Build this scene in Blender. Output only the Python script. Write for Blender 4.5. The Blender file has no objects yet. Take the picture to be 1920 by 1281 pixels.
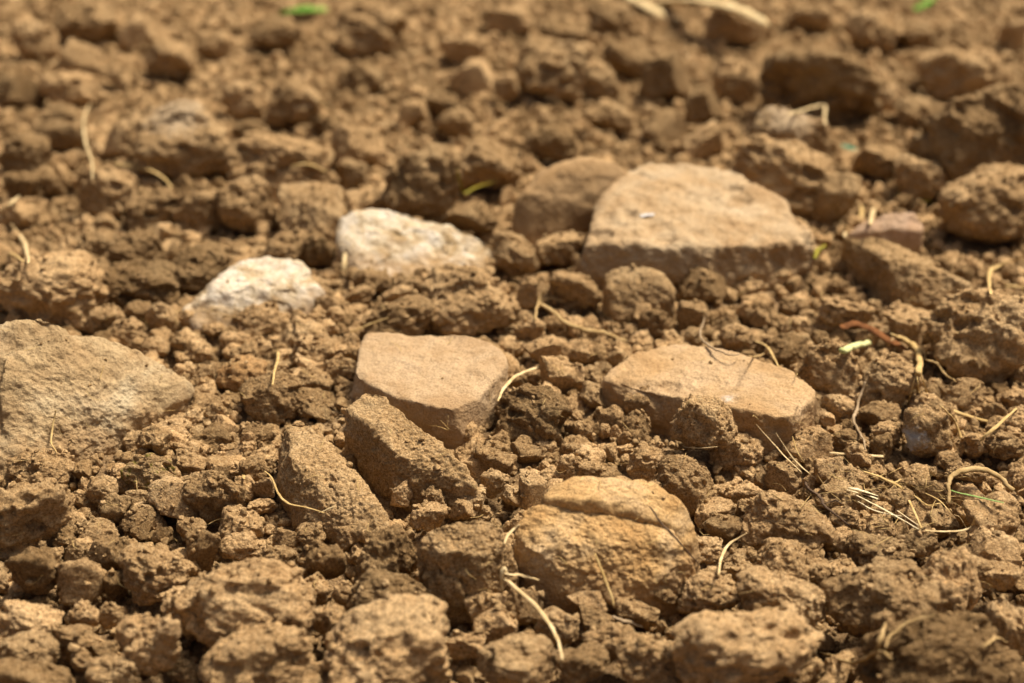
import bpy, bmesh, math, random
import numpy as np
from mathutils import Vector, Matrix

random.seed(7)
RNG = np.random.default_rng(7)
S = bpy.context.scene
COL = S.collection

# ------------------------------------------------------------------ camera
CAM_H, PITCH, LENS = 0.37, math.radians(27.0), 50.0
PW, PH = 1920.0, 1281.0
FPX = LENS / 36.0 * PW
cam_d = bpy.data.cameras.new('camera')
cam = bpy.data.objects.new('camera', cam_d)
COL.objects.link(cam)
cam.location = (0, 0, CAM_H)
cam.rotation_euler = (math.pi / 2 - PITCH, 0, 0)
cam_d.lens = LENS
cam_d.sensor_width = 36.0
cam_d.clip_start = 0.01
cam_d.clip_end = 500.0
cam_d.dof.use_dof = True
cam_d.dof.focus_distance = 0.670
cam_d.dof.aperture_fstop = 5.4
cam_d.dof.aperture_blades = 9
S.camera = cam

# ------------------------------------------------------------------ light
SUN_EL, SUN_AZ = math.radians(65), math.radians(58)      # azimuth from +Y (away from the camera), positive = right
world = bpy.data.worlds.new('World')
S.world = world
world.use_nodes = True
wn = world.node_tree
sky = wn.nodes.new('ShaderNodeTexSky')
sky.sky_type = 'NISHITA'
sky.sun_disc = False
sky.sun_elevation = SUN_EL
sky.sun_rotation = SUN_AZ
sky.air_density = 0.7
sky.dust_density = 10.0
sky.ozone_density = 0.6
wn.links.new(sky.outputs[0], wn.nodes['Background'].inputs[0])
wn.nodes['Background'].inputs[1].default_value = 0.076
sun_d = bpy.data.lights.new('sun', 'SUN')
sun_d.energy = 4.9
sun_d.angle = math.radians(11)
sun_d.color = (1.0, 0.905, 0.775)
sun = bpy.data.objects.new('sun', sun_d)
COL.objects.link(sun)
to_sun = Vector((math.sin(SUN_AZ) * math.cos(SUN_EL), math.cos(SUN_AZ) * math.cos(SUN_EL), math.sin(SUN_EL)))
sun.rotation_euler = to_sun.to_track_quat('Z', 'Y').to_euler()
sun.location = (0, 0, 3)
S.view_settings.view_transform = 'Standard'
S.view_settings.look = 'None'
S.view_settings.gamma = 1.0
S.view_settings.exposure = 0.40
S.view_settings.use_curve_mapping = False
S.render.engine = 'CYCLES'
S.cycles.max_bounces = 6
S.cycles.diffuse_bounces = 4

# ------------------------------------------------------------------ picture ray helpers (u, v in photo pixels)
CP, SP = math.cos(PITCH), math.sin(PITCH)
C0 = np.array([0.0, 0.0, CAM_H])

def ray(u, v):
    a, b = (u - PW / 2) / FPX, -(v - PH / 2) / FPX
    d = np.array([a, CP + b * SP, -SP + b * CP])
    return d

def unproject(u, v, z):
    d = ray(u, v)
    return C0 + d * ((z - CAM_H) / d[2])

# ------------------------------------------------------------------ numpy noise
def _hash(ix, iy, iz, seed):
    h = (ix.astype(np.uint32) * np.uint32(374761393) + iy.astype(np.uint32) * np.uint32(668265263)
         + iz.astype(np.uint32) * np.uint32(2147483647) + np.uint32((seed * 974711 + 12345) & 0xffffffff))
    h = (h ^ (h >> np.uint32(13))) * np.uint32(1274126177)
    h = (h ^ (h >> np.uint32(16))) * np.uint32(2246822519)
    h = h ^ (h >> np.uint32(15))
    return h

def vnoise(P, seed=0):
    """smooth value noise, -1..1"""
    i = np.floor(P).astype(np.int64)
    f = P - i
    w = f * f * f * (f * (f * 6 - 15) + 10)
    out = np.zeros(len(P))
    for dx in (0, 1):
        wx = w[:, 0] if dx else 1 - w[:, 0]
        for dy in (0, 1):
            wy = w[:, 1] if dy else 1 - w[:, 1]
            for dz in (0, 1):
                wz = w[:, 2] if dz else 1 - w[:, 2]
                h = _hash(i[:, 0] + dx, i[:, 1] + dy, i[:, 2] + dz, seed)
                out += wx * wy * wz * (h.astype(np.float64) / 2147483647.5 - 1)
    return out

def fbm(P, octaves=4, seed=0, gain=0.5, lac=2.03):
    out = np.zeros(len(P)); a = 1.0; tot = 0
    Q = P.copy()
    for k in range(octaves):
        out += a * vnoise(Q, seed + 17 * k); tot += a
        a *= gain; Q = Q * lac + 3.71
    return out / tot

def worley(P, seed=0):
    """distance to nearest feature point (F1), and F2-F1"""
    i = np.floor(P).astype(np.int64)
    d1 = np.full(len(P), 9.0); d2 = np.full(len(P), 9.0)
    for dx in (-1, 0, 1):
        for dy in (-1, 0, 1):
            for dz in (-1, 0, 1):
                c = i + np.array([dx, dy, dz])
                h = _hash(c[:, 0], c[:, 1], c[:, 2], seed)
                q = np.stack([(h & np.uint32(1023)) / 1023.0, ((h >> np.uint32(10)) & np.uint32(1023)) / 1023.0,
                              ((h >> np.uint32(20)) & np.uint32(1023)) / 1023.0], 1)
                d = np.sqrt(((c + q - P) ** 2).sum(1))
                nd1 = np.minimum(d1, d)
                d2 = np.minimum(np.maximum(d1, d), d2)
                d1 = nd1
    return d1, d2 - d1

# ------------------------------------------------------------------ mesh helpers
_ICO = {}
def ico(s):
    if s not in _ICO:
        bm = bmesh.new()
        bmesh.ops.create_icosphere(bm, subdivisions=s, radius=1.0)
        v = np.array([x.co[:] for x in bm.verts])
        f = np.array([[q.index for q in x.verts] for x in bm.faces])
        bm.free()
        v /= np.linalg.norm(v, axis=1)[:, None]
        _ICO[s] = (v, f)
    return _ICO[s]

def vnormals(V, F):
    a, b, c = V[F[:, 0]], V[F[:, 1]], V[F[:, 2]]
    n = np.cross(b - a, c - a)
    out = np.zeros_like(V)
    for k in range(3):
        for ax in range(3):
            out[:, ax] += np.bincount(F[:, k], weights=n[:, ax], minlength=len(V))
    return out / (np.linalg.norm(out, axis=1)[:, None] + 1e-20)

def mesh_from(name, V, F, mat, smooth=True):
    me = bpy.data.meshes.new(name)
    F = np.asarray(F)
    me.vertices.add(len(V)); me.vertices.foreach_set('co', np.asarray(V, dtype=np.float32).ravel())
    n, k = F.shape
    me.loops.add(n * k); me.loops.foreach_set('vertex_index', F.astype(np.int32).ravel())
    me.polygons.add(n)
    me.polygons.foreach_set('loop_start', np.arange(0, n * k, k, dtype=np.int32))
    me.polygons.foreach_set('loop_total', np.full(n, k, dtype=np.int32))
    me.update(calc_edges=True)
    me.polygons.foreach_set('use_smooth', np.full(n, smooth))
    me.validate()
    if mat: me.materials.append(mat)
    return me

def link(name, data, parent=None):
    o = bpy.data.objects.new(name, data)
    COL.objects.link(o)
    if parent: o.parent = parent
    return o

def tag(o, label=None, cat=None, group=None, kind=None):
    if label: o['label'] = label
    if cat: o['category'] = cat
    if group: o['group'] = group
    if kind: o['kind'] = kind
    return o

# ------------------------------------------------------------------ materials
def nodes_of(name):
    m = bpy.data.materials.new(name)
    m.use_nodes = True
    nt = m.node_tree
    b = nt.nodes['Principled BSDF']
    b.inputs['Roughness'].default_value = 0.95
    b.inputs['Specular IOR Level'].default_value = 0.15
    return m, nt, b

def N(nt, t, **kw):
    n = nt.nodes.new(t)
    for k, v in kw.items():
        if k.startswith('i_'):
            n.inputs[int(k[2:])].default_value = v
        else:
            setattr(n, k, v)
    return n

def noise_node(nt, vec, scale, detail=4, rough=0.6, dist=0.0):
    n = nt.nodes.new('ShaderNodeTexNoise')
    n.inputs['Scale'].default_value = scale
    n.inputs['Detail'].default_value = detail
    n.inputs['Roughness'].default_value = rough
    n.inputs['Distortion'].default_value = dist
    nt.links.new(vec, n.inputs['Vector'])
    return n.outputs['Fac']

def ramp(nt, fac, stops):
    r = nt.nodes.new('ShaderNodeValToRGB')
    cr = r.color_ramp
    while len(cr.elements) < len(stops): cr.elements.new(0.5)
    for e, (p, c) in zip(cr.elements, stops):
        e.position = p
        e.color = (*c, 1) if len(c) == 3 else c
    nt.links.new(fac, r.inputs[0])
    return r.outputs[0]

def mix(nt, fac, a, b, mode='MIX'):
    m = nt.nodes.new('ShaderNodeMix')
    m.data_type = 'RGBA'; m.blend_type = mode
    for sock, val in ((m.inputs[0], fac), (m.inputs[6], a), (m.inputs[7], b)):
        if hasattr(val, 'is_output'): nt.links.new(val, sock)
        elif isinstance(val, (int, float)): sock.default_value = val
        else: sock.default_value = (*val, 1)
    return m.outputs[2]

def bump(nt, height, dist, strength=1.0, normal=None):
    b = nt.nodes.new('ShaderNodeBump')
    b.inputs['Distance'].default_value = dist
    b.inputs['Strength'].default_value = strength
    nt.links.new(height, b.inputs['Height'])
    if normal: nt.links.new(normal, b.inputs['Normal'])
    return b.outputs[0]

def add_spots(nt, pos, base, spots):
    """mineral crusts with a place of their own"""
    for (p, r, c) in spots:
        vd = nt.nodes.new('ShaderNodeVectorMath'); vd.operation = 'DISTANCE'
        nt.links.new(pos, vd.inputs[0]); vd.inputs[1].default_value = tuple(p)
        nz = noise_node(nt, pos, 260, 3, 0.7)
        ma = nt.nodes.new('ShaderNodeMath'); ma.operation = 'MULTIPLY_ADD'
        nt.links.new(nz, ma.inputs[0]); ma.inputs[1].default_value = r * 2.6
        nt.links.new(vd.outputs['Value'], ma.inputs[2])
        k = ramp(nt, ma.outputs[0], [(r * 1.95, (1, 1, 1)), (min(0.999, r * 2.25), (0, 0, 0))])
        base = mix(nt, k, base, c)
    return base

def soil_material(name, dark, mid, light, vary=0.32, relief=1.0, spots=(), flecks=None):
    m, nt, b = nodes_of(name)
    pos = nt.nodes.new('ShaderNodeNewGeometry').outputs['Position']
    big = noise_node(nt, pos, 28, 3, 0.6)
    fine = noise_node(nt, pos, 420, 5, 0.7)
    grit = noise_node(nt, pos, 1000, 3, 0.7)
    base = ramp(nt, big, [(0.36, dark), (0.5, mid), (0.64, light)])
    base = mix(nt, 0.55, base, ramp(nt, fine, [(0.40, dark), (0.5, mid), (0.60, light)]))
    speck = ramp(nt, grit, [(0.37, (0.55, 0.50, 0.44)), (0.5, (1, 1, 1)), (0.62, (1.3, 1.28, 1.2))])
    base = mix(nt, 0.8, base, speck, 'MULTIPLY')
    oi = nt.nodes.new('ShaderNodeObjectInfo')
    tone = ramp(nt, oi.outputs['Random'], [(0.0, (1 - vary, 1 - vary * 1.05, 1 - vary * 1.15)), (0.5, (1, 1, 1)),
                                           (1.0, (1 + vary * .6, 1 + vary * .6, 1 + vary * .65))])
    base = mix(nt, 1.0, base, tone, 'MULTIPLY')
    if flecks:                                # moss or lichen specks
        base = mix(nt, ramp(nt, noise_node(nt, pos, 190, 5, 0.75), [(0.53, (0, 0, 0)), (0.60, (1, 1, 1))]), base, flecks)
    base = add_spots(nt, pos, base, spots)
    nt.links.new(base, b.inputs['Base Color'])
    n1 = bump(nt, noise_node(nt, pos, 320, 4, 0.65), 0.0030 * relief, 1.0)
    n2 = bump(nt, noise_node(nt, pos, 900, 4, 0.7), 0.0016 * min(1.0, relief * 1.6), 1.0, n1)
    nt.links.new(n2, b.inputs['Normal'])
    return m

def stone_material(name, cols, patch=22, grain=700, grain_d=0.0007, mid_d=0.0016, dust=None, dust_amt=0.5, spots=()):
    m, nt, b = nodes_of(name)
    pos = nt.nodes.new('ShaderNodeNewGeometry').outputs['Position']
    big = noise_node(nt, pos, patch, 5, 0.62, 0.6)
    fine = noise_node(nt, pos, grain, 4, 0.7)
    base = ramp(nt, big, [(0.38, cols[0]), (0.48, cols[1]), (0.62, cols[2])])
    g = ramp(nt, fine, [(0.38, (0.5, 0.45, 0.40)), (0.5, (1, 1, 1)), (0.62, (1.28, 1.27, 1.24))])
    base = mix(nt, 0.55, base, g, 'MULTIPLY')
    if dust:
        dm = ramp(nt, noise_node(nt, pos, 60, 5, 0.7), [(0.5 - 0.14, (0, 0, 0)), (0.62, (1, 1, 1))])
        mm = nt.nodes.new('ShaderNodeMath'); mm.operation = 'MULTIPLY'; mm.inputs[1].default_value = dust_amt
        nt.links.new(dm, mm.inputs[0])
        base = mix(nt, mm.outputs[0], base, dust)
    sep = nt.nodes.new('ShaderNodeSeparateXYZ'); nt.links.new(pos, sep.inputs[0])      # soil stuck round the foot of the stone
    tm = nt.nodes.new('ShaderNodeMath'); tm.operation = 'MULTIPLY_ADD'
    nt.links.new(noise_node(nt, pos, 70, 5, 0.7), tm.inputs[0]); tm.inputs[1].default_value = -0.05
    nt.links.new(sep.outputs[2], tm.inputs[2])
    mr = nt.nodes.new('ShaderNodeMapRange'); nt.links.new(tm.outputs[0], mr.inputs[0])
    mr.inputs[1].default_value = -0.022; mr.inputs[2].default_value = -0.010; mr.inputs[3].default_value = 0.75; mr.inputs[4].default_value = 0.0
    base = mix(nt, mr.outputs[0], base, DUST)
    base = add_spots(nt, pos, base, spots)
    nt.links.new(base, b.inputs['Base Color'])
    n1 = bump(nt, noise_node(nt, pos, 180, 5, 0.65), mid_d, 0.9)
    n2 = bump(nt, fine, grain_d, 1.0, n1)
    nt.links.new(n2, b.inputs['Normal'])
    return m

def plant_material(name, c1, c2, rough=0.88, scale=160):
    m, nt, b = nodes_of(name)
    b.inputs['Roughness'].default_value = rough
    b.inputs['Specular IOR Level'].default_value = 0.08
    pos = nt.nodes.new('ShaderNodeNewGeometry').outputs['Position']
    base = ramp(nt, noise_node(nt, pos, scale, 4, 0.65), [(0.35, c1), (0.65, c2)])
    nt.links.new(base, b.inputs['Base Color'])
    nt.links.new(bump(nt, noise_node(nt, pos, 900, 2, 0.5), 0.0004, 0.7), b.inputs['Normal'])
    return m

SOIL = soil_material('dry_soil', (0.265, 0.166, 0.072), (0.425, 0.271, 0.125), (0.54, 0.379, 0.196), 0.45, 0.75)
SC = ((0.265, 0.166, 0.072), (0.425, 0.271, 0.125), (0.54, 0.379, 0.196))
SOIL_FIRM = soil_material('firm_soil', (0.30, 0.19, 0.082), (0.47, 0.305, 0.143), (0.57, 0.405, 0.215), 0.06, 0.65)
SOIL_GRAIN = soil_material('soil_grains', (0.20, 0.124, 0.054), (0.30, 0.196, 0.09), (0.40, 0.28, 0.145), 0.2, 0.06)
SOIL_MOSS = soil_material('mossy_soil', *SC, 0.2, 0.8, (), (0.20, 0.17, 0.03))
SOIL_ORANGE = soil_material('orange_soil', (0.30, 0.165, 0.062), (0.42, 0.245, 0.10), (0.50, 0.32, 0.15), 0.1, 0.7)
SOIL_FINE = soil_material('loose_soil', (0.19, 0.117, 0.053), (0.29, 0.185, 0.088), (0.38, 0.26, 0.138), 0.1)
DUST = (0.34, 0.215, 0.10)
M_BOULDER = stone_material('greybrown_sandstone', [(0.36, 0.255, 0.13), (0.46, 0.34, 0.185), (0.52, 0.42, 0.26)], 18, 650, 0.0011, 0.0030, DUST, 0.45)
M_CENTRE = stone_material('pink_sandstone', [(0.38, 0.25, 0.13), (0.46, 0.325, 0.185), (0.50, 0.365, 0.22)], 24, 900, 0.0010, 0.0014, DUST, 0.35)
M_OCHRE = stone_material('ochre_sandstone', [(0.45, 0.265, 0.10), (0.52, 0.335, 0.145), (0.54, 0.385, 0.21)], 26, 800, 0.0010, 0.0020, DUST, 0.2)
M_BUFF = stone_material('buff_sandstone', [(0.37, 0.245, 0.125), (0.46, 0.33, 0.185), (0.50, 0.385, 0.24)], 26, 600, 0.0012, 0.0026, DUST, 0.5)
M_BROWN = stone_material('brown_stone', [(0.27, 0.165, 0.072), (0.31, 0.20, 0.095), (0.36, 0.24, 0.12)], 20, 700, 0.0004, 0.0006, DUST, 0.4)
M_WHITE = stone_material('white_limestone', [(0.38, 0.27, 0.14), (0.57, 0.48, 0.335), (0.68, 0.63, 0.53)], 60, 420, 0.0010, 0.0026, (0.42, 0.30, 0.165), 0.5)
M_PINK = stone_material('pink_stone', [(0.38, 0.24, 0.14), (0.45, 0.30, 0.19), (0.48, 0.34, 0.23)], 30, 700, 0.0005, 0.0008, DUST, 0.3)

# ------------------------------------------------------------------ solid shapes
def hull_planes(pts):
    bm = bmesh.new()
    for p in pts: bm.verts.new(p)
    bmesh.ops.convex_hull(bm, input=list(bm.verts))
    bm.normal_update()
    out = []
    for f in bm.faces:
        out.append((np.array(f.normal[:]), float(f.normal.dot(f.verts[0].co)), f.calc_area()))
    bm.free()
    c = np.mean(np.array(pts), axis=0)
    res = []
    for n, d, a in out:
        if a < 1e-9: continue
        if n @ c - d > 0: n, d = -n, -d
        res.append((n, d))
    return res

def radial(dirs, centre, planes, p):
    K = np.stack([np.clip(dirs @ n, 0, None) / max(d - n @ centre, 1e-4) for n, d in planes])
    m = K.max(0)
    return 1.0 / (m * ((K / m) ** p).sum(0) ** (1.0 / p))

def px_points(spec):
    return np.array([unproject(u, v, z * 0.001) for (u, v, z) in spec])

def solid(hulls, sub, p=26, seed=0, amps=(), base_drop=0.03):
    """rounded stone from visible corner points (u, v, z mm); hulls that overlap are merged"""
    pl, allp = [], []
    for spec in hulls:
        P = px_points(spec)
        top = P[P[:, 2] > 0.004]
        low = top.copy(); low[:, 2] = -base_drop
        cen = top.mean(0)
        low[:, :2] = cen[:2] + (low[:, :2] - cen[:2]) * 1.03
        Q = np.vstack([P, low])
        pl.append(hull_planes([tuple(q) for q in Q])); allp.append(Q)
    A = np.vstack(allp)
    ext = (A.max(0) - A.min(0)) / 2
    c = (A.max(0) + A.min(0)) / 2
    if len(hulls) > 1:                       # a centre inside every hull
        best, bc = -1, c
        for q in range(4000):
            t = A.min(0) + RNG.random(3) * ext * 2
            m = min(min(d - n @ t for n, d in pp) for pp in pl)
            if m > best: best, bc = m, t
        c = bc
    dirs, F = ico(sub)
    dirs = dirs * ext
    dirs = dirs / np.linalg.norm(dirs, axis=1)[:, None]
    r = None
    for pp in pl:
        q = radial(dirs, c, pp, p)
        r = q if r is None else np.maximum(r, q)
    k = []                                   # make up for what the rounding takes off the corners
    for pp, Q, spec in zip(pl, allp, hulls):
        D = Q[:len(spec)] - c; L = np.linalg.norm(D, axis=1)
        rq = np.max([radial(D / L[:, None], c, p2, p) for p2 in pl], axis=0)
        k.extend(L / rq)
    V = dirs * (r * min(1.25, float(np.median(k))))[:, None]
    for (kind, freq, amp) in amps:           # freq per metre, amp in metres
        n = vnormals(V, F)
        Pn = (V + c) * freq
        if kind == 'fbm': d = fbm(Pn, 4, seed)
        elif kind == 'fine': d = fbm(Pn, 3, seed + 5, 0.6)
        elif kind == 'lump':
            w = Pn + 0.35 * np.stack([vnoise(Pn * 1.7, seed + 31), vnoise(Pn * 1.7, seed + 32), vnoise(Pn * 1.7, seed + 33)], 1)
            d = 0.55 - worley(w, seed + 9)[0]
        elif kind == 'ledge':                # bedded layers: stepped relief
            h = fbm(Pn, 3, seed + 3) * 3
            d = (h - np.floor(h)) ** 3 - 0.3
        elif kind == 'pit':
            h = fbm(Pn, 2, seed + 13)
            d = -np.clip(h - 0.18, 0, 0.3) * 3
        V = V + n * (d * amp)[:, None]
        seed += 1
    return V, F, c

def centred(V, c, base=True):
    """object origin at the base of the thing"""
    W = V + c
    o = np.array([W[:, 0].mean(), W[:, 1].mean(), 0.0])
    return W - o, o

# ------------------------------------------------------------------ ground
def axis(lo, hi, step, far):
    core = np.arange(lo, hi + step / 2, step)
    out, d, s = [], hi, step
    while d < far:
        s *= 1.35; d += s; out.append(d)
    neg, d, s = [], lo, step
    while d > -far:
        s *= 1.35; d -= s; neg.append(d)
    return np.array(neg[::-1] + list(core) + out)

GY, GD = [0.40, 0.52, 0.59, 0.80, 0.95, 1.3], [0.024, 0.017, 0.006, 0.007, 0.012, 0.013]     # the soil lies lower where clods are piled
BANKS = []
for (u0, u1, vt, vb) in ((-130, 365, 650, 880), (662, 950, 640, 835), (1132, 1530, 660, 845), (960, 1312, 920, 1125), (1095, 1522, 340, 535), (345, 610, 520, 618), (637, 927, 420, 525)):
    a_, b_ = unproject((u0 + u1) / 2, vb, 0), unproject((u0 + u1) / 2, vt, 0.02)
    r_ = (unproject(u1, vb, 0) - unproject(u0, vb, 0))[0] / 2
    BANKS.append((a_[0], (a_[1] + b_[1]) / 2, r_ * 1.08, max(0.02, (b_[1] - a_[1]) / 2 * 1.12)))
def ground_z(x, y):
    P = np.stack([x, y, np.zeros_like(x)], 1)
    z = 0.006 * fbm(P * 7, 3, 101) + 0.004 * fbm(P * 30, 3, 102)
    for (bx, by, rx, ry) in BANKS:           # soil banked up against the stones
        d = np.sqrt(((x - bx) / rx) ** 2 + ((y - by) / ry) ** 2)
        z = z + 0.009 * np.exp(-((d - 0.95) / 0.28) ** 2) * (0.65 + 0.5 * vnoise(P * 45, 104))
    return z - np.interp(y, GY, GD)

gx, gy = axis(-0.9, 0.9, 0.006, 60), axis(0.25, 2.0, 0.006, 60)
X, Y = np.meshgrid(gx, gy)
P2 = np.stack([X.ravel(), Y.ravel(), np.zeros(X.size)], 1)
Z = ground_z(P2[:, 0], P2[:, 1]) + 0.005 * (0.5 - worley(P2 * 60, 3)[0])
nx, ny = len(gx), len(gy)
i0 = (np.arange(ny - 1)[:, None] * nx + np.arange(nx - 1)[None, :]).ravel()
Fg = np.stack([i0, i0 + 1, i0 + nx + 1, i0 + nx], 1)
tag(link('ground', mesh_from('ground', np.stack([P2[:, 0], P2[:, 1], Z], 1), Fg, SOIL_FINE)), kind='structure')

# ------------------------------------------------------------------ stones
FOOT = []          # footprints (x, y, ax, ay) kept clear of loose crumbs
LAND = []          # landmarks for labels: (phrase, u0, v0, u1, v1)

def add_solid(name, label, cat, hulls, mat, sub=6, p=26, seed=0, amps=(), phrase=None, parent=None, drop=0.03):
    V, F, c = solid(hulls, sub, p, seed, amps, drop)
    if parent is None:
        W, o = centred(V, c)
        ob = link(name, mesh_from(name, W, F, mat)); ob.location = o
        tag(ob, label, cat)
    else:
        W = V + c - np.array(parent.location[:])
        ob = link(name, mesh_from(name, W, F, mat), parent)
    G = V + c
    G = G[G[:, 2] > 0]
    mn, mx = G.min(0), G.max(0)
    FOOT.append(((mn[0] + mx[0]) / 2, (mn[1] + mx[1]) / 2, (mx[0] - mn[0]) / 2, (mx[1] - mn[1]) / 2))
    if phrase:
        uv = np.array([(a, b) for h in hulls for (a, b, _) in h])
        LAND.append((phrase, *uv.min(0), *uv.max(0)))
    return ob

ROUGH = [('fbm', 26, 0.0032), ('pit', 50, 0.0016), ('fbm', 90, 0.0022), ('fbm', 260, 0.0013), ('fine', 700, 0.0007)]
add_solid('sandstone_boulder', 'large rough grey-brown boulder running out of the left edge', 'stone',
    [[(-130, 690, 40), (-60, 640, 50), (0, 617, 54), (35, 597, 58), (62, 591, 58), (98, 596, 56), (124, 614, 50), (146, 640, 42), (175, 700, 32),
      (-130, 840, 8), (-60, 885, 0), (40, 900, 0), (150, 850, 0), (190, 830, 0)],
     [(40, 640, 46), (165, 622, 44), (196, 629, 43), (232, 649, 38), (282, 671, 30), (322, 681, 26), (352, 704, 20), (363, 729, 13),
      (345, 748, 4), (276, 795, 0), (245, 808, 0), (190, 830, 0), (120, 870, 0), (20, 885, 0), (0, 700, 42)]],
    M_BOULDER, 7, 18, 11, ROUGH, 'the grey-brown boulder', drop=0.04)

SMOOTH = [('fbm', 25, 0.0022), ('pit', 60, 0.0012), ('fbm', 160, 0.0009), ('fine', 700, 0.00035)]
add_solid('pink_block_stone', 'smooth pinkish square-topped stone with a pointed front corner, in the middle', 'stone',
    [[(686, 627, 25), (755, 631, 26), (800, 627, 27), (868, 627, 28), (908, 639, 28), (940, 663, 27), (949, 683, 24), (928, 718, 22),
      (668, 708, 21), (740, 744, 22), (826, 763, 22), (850, 768, 21), (900, 742, 22),
      (662, 748, 4), (740, 786, 2), (790, 810, 0), (866, 840, 0), (880, 835, 0), (905, 812, 0), (938, 748, 4), (945, 700, 12)]],
    M_CENTRE, 7, 60, 21, SMOOTH, 'the pinkish square stone')

add_solid('orange_slab_stone', 'long flat orange-tan slab with a low broken front edge, right of centre', 'stone',
    [[(1133, 706, 15), (1160, 689, 16), (1200, 660, 18), (1240, 648, 19), (1282, 642, 20), (1322, 650, 20), (1390, 664, 21), (1460, 685, 22), (1512, 708, 22), (1531, 735, 20),
      (1140, 717, 14), (1215, 712, 17), (1290, 716, 19), (1350, 735, 20), (1405, 763, 20), (1452, 778, 21), (1495, 774, 21), (1530, 748, 18),
      (1140, 745, 0), (1185, 775, 0), (1300, 800, 0), (1420, 848, 0), (1480, 850, 0), (1503, 830, 0), (1528, 780, 2)]],
    stone_material('orange_sandstone', [(0.41, 0.255, 0.115), (0.48, 0.32, 0.16), (0.51, 0.36, 0.205)], 22, 800, 0.0010, 0.0022, DUST, 0.4,
                   [(unproject(1365, 745, 0.020), 0.0035, (0.62, 0.60, 0.56))]),
    7, 44, 31, [('fbm', 22, 0.0032), ('pit', 50, 0.0028), ('fbm', 120, 0.0012), ('fbm', 260, 0.0008), ('fine', 700, 0.0006)], 'the orange slab')

st = bpy.data.objects.new('layered_ochre_stone', None)
COL.objects.link(st)
st.location = unproject(1140, 1050, 0)
st.location.z = 0
tag(st, 'bulky ochre stone split into two layers, at the front centre', 'stone')
OCH = [('fbm', 26, 0.0022), ('pit', 70, 0.0014), ('fbm', 110, 0.0016), ('fbm', 260, 0.0011), ('fine', 700, 0.0008)]
o = add_solid('upper_layer', None, None,
    [[(1022, 938, 31), (1036, 913, 33), (1062, 900, 35), (1112, 892, 36), (1182, 896, 36), (1228, 902, 35), (1258, 925, 33), (1284, 950, 28), (1303, 985, 20), (1313, 1012, 12),
      (1100, 938, 34), (1170, 932, 34), (1232, 938, 32), (1262, 985, 24), (1290, 1040, 10), (1024, 950, 20), (1300, 1030, 2), (1240, 1030, 8), (1030, 1000, 0)]],
    M_OCHRE, 6, 90, 41, OCH, None, st)
o['label'] = 'thin upper layer of the stone behind a crack'
o = add_solid('lower_block', None, None,
    [[(982, 960, 26), (1012, 947, 29), (1090, 942, 30), (1172, 935, 30), (1222, 941, 30), (1243, 985, 24), (1290, 1040, 15), (1298, 1056, 11),
      (962, 1022, 16), (973, 988, 21), (1005, 1034, 19), (1060, 1018, 22), (1150, 1014, 22), (1232, 1022, 20), (1285, 1050, 14),
      (972, 1050, 6), (1000, 1078, 0), (1028, 1102, 0), (1090, 1122, 0), (1150, 1128, 0), (1212, 1120, 0), (1275, 1095, 0), (1295, 1075, 2)]],
    M_OCHRE, 7, 90, 45, OCH, None, st)
LAND.append(('the layered ochre stone', 960, 893, 1312, 1120))

add_solid('buff_flat_topped_stone', 'largest buff stone with pale flat top and dark broken front face', 'stone',
    [[(1100, 436, 27), (1116, 394, 31), (1150, 364, 34), (1172, 324, 38), (1204, 307, 40), (1262, 304, 41), (1332, 312, 41), (1392, 325, 40), (1432, 350, 38), (1482, 386, 35), (1512, 420, 32), (1522, 440, 28),
      (1096, 460, 24), (1132, 448, 29), (1200, 458, 31), (1260, 452, 32), (1330, 453, 32), (1400, 457, 31), (1470, 452, 30), (1516, 444, 26),
      (1100, 505, 0), (1180, 528, 0), (1260, 538, 0), (1370, 540, 0), (1480, 510, 0), (1518, 485, 2)]],
    M_BUFF, 7, 34, 51, [('fbm', 24, 0.0040), ('pit', 55, 0.0040), ('lump', 60, 0.0020), ('fbm', 150, 0.0018), ('fine', 500, 0.0007)], 'the big buff stone', drop=0.02)

add_solid('leaning_brown_stone', 'smooth brown stone leaning on edge against the big buff stone', 'stone',
    [[(962, 402, 16), (968, 385, 22), (988, 362, 30), (1022, 334, 38), (1062, 312, 44), (1112, 304, 46), (1165, 312, 44), (1180, 340, 36),
      (967, 436, 3), (985, 452, 0), (1010, 460, -2), (1050, 452, -2), (1120, 440, 0), (1180, 420, 0),
      (1080, 300, 42), (1010, 326, 32)]],
    M_BROWN, 6, 22, 61, SMOOTH, 'the leaning brown stone')

WHT = [('fbm', 30, 0.0026), ('lump', 60, 0.0022), ('ledge', 22, 0.0010), ('pit', 60, 0.0018), ('fbm', 150, 0.0011), ('fine', 500, 0.0005)]
add_solid('white_limestone', 'chalky white domed stone half buried beside the grey-brown boulder', 'stone',
    [[(352, 572, 10), (386, 538, 15), (416, 524, 19), (440, 496, 24), (470, 485, 26), (530, 482, 27), (557, 492, 25), (590, 514, 20), (608, 545, 13), (606, 568, 4),
      (400, 552, 17), (520, 535, 20), (565, 528, 18),
      (346, 598, 1), (372, 622, 0), (450, 618, 0), (540, 608, 0), (590, 590, 0)]],
    M_WHITE, 6, 22, 71, WHT, 'the domed white stone')
add_solid('white_limestone', 'long cream-white pitted stone with a rounded lobe on its right', 'stone',
    [[(637, 448, 15), (641, 410, 24), (662, 396, 27), (702, 388, 29), (742, 390, 28), (768, 403, 25), (800, 414, 22), (850, 432, 18), (862, 470, 11),
      (640, 490, 3), (680, 520, 0), (745, 528, 0), (850, 525, 0)],
     [(770, 440, 17), (832, 427, 18), (882, 436, 18), (916, 455, 14), (927, 482, 8), (906, 508, 1), (872, 524, 0), (740, 500, 4), (745, 520, 0)]],
    M_WHITE, 6, 22, 76, WHT, 'the long cream-white stone')
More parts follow.
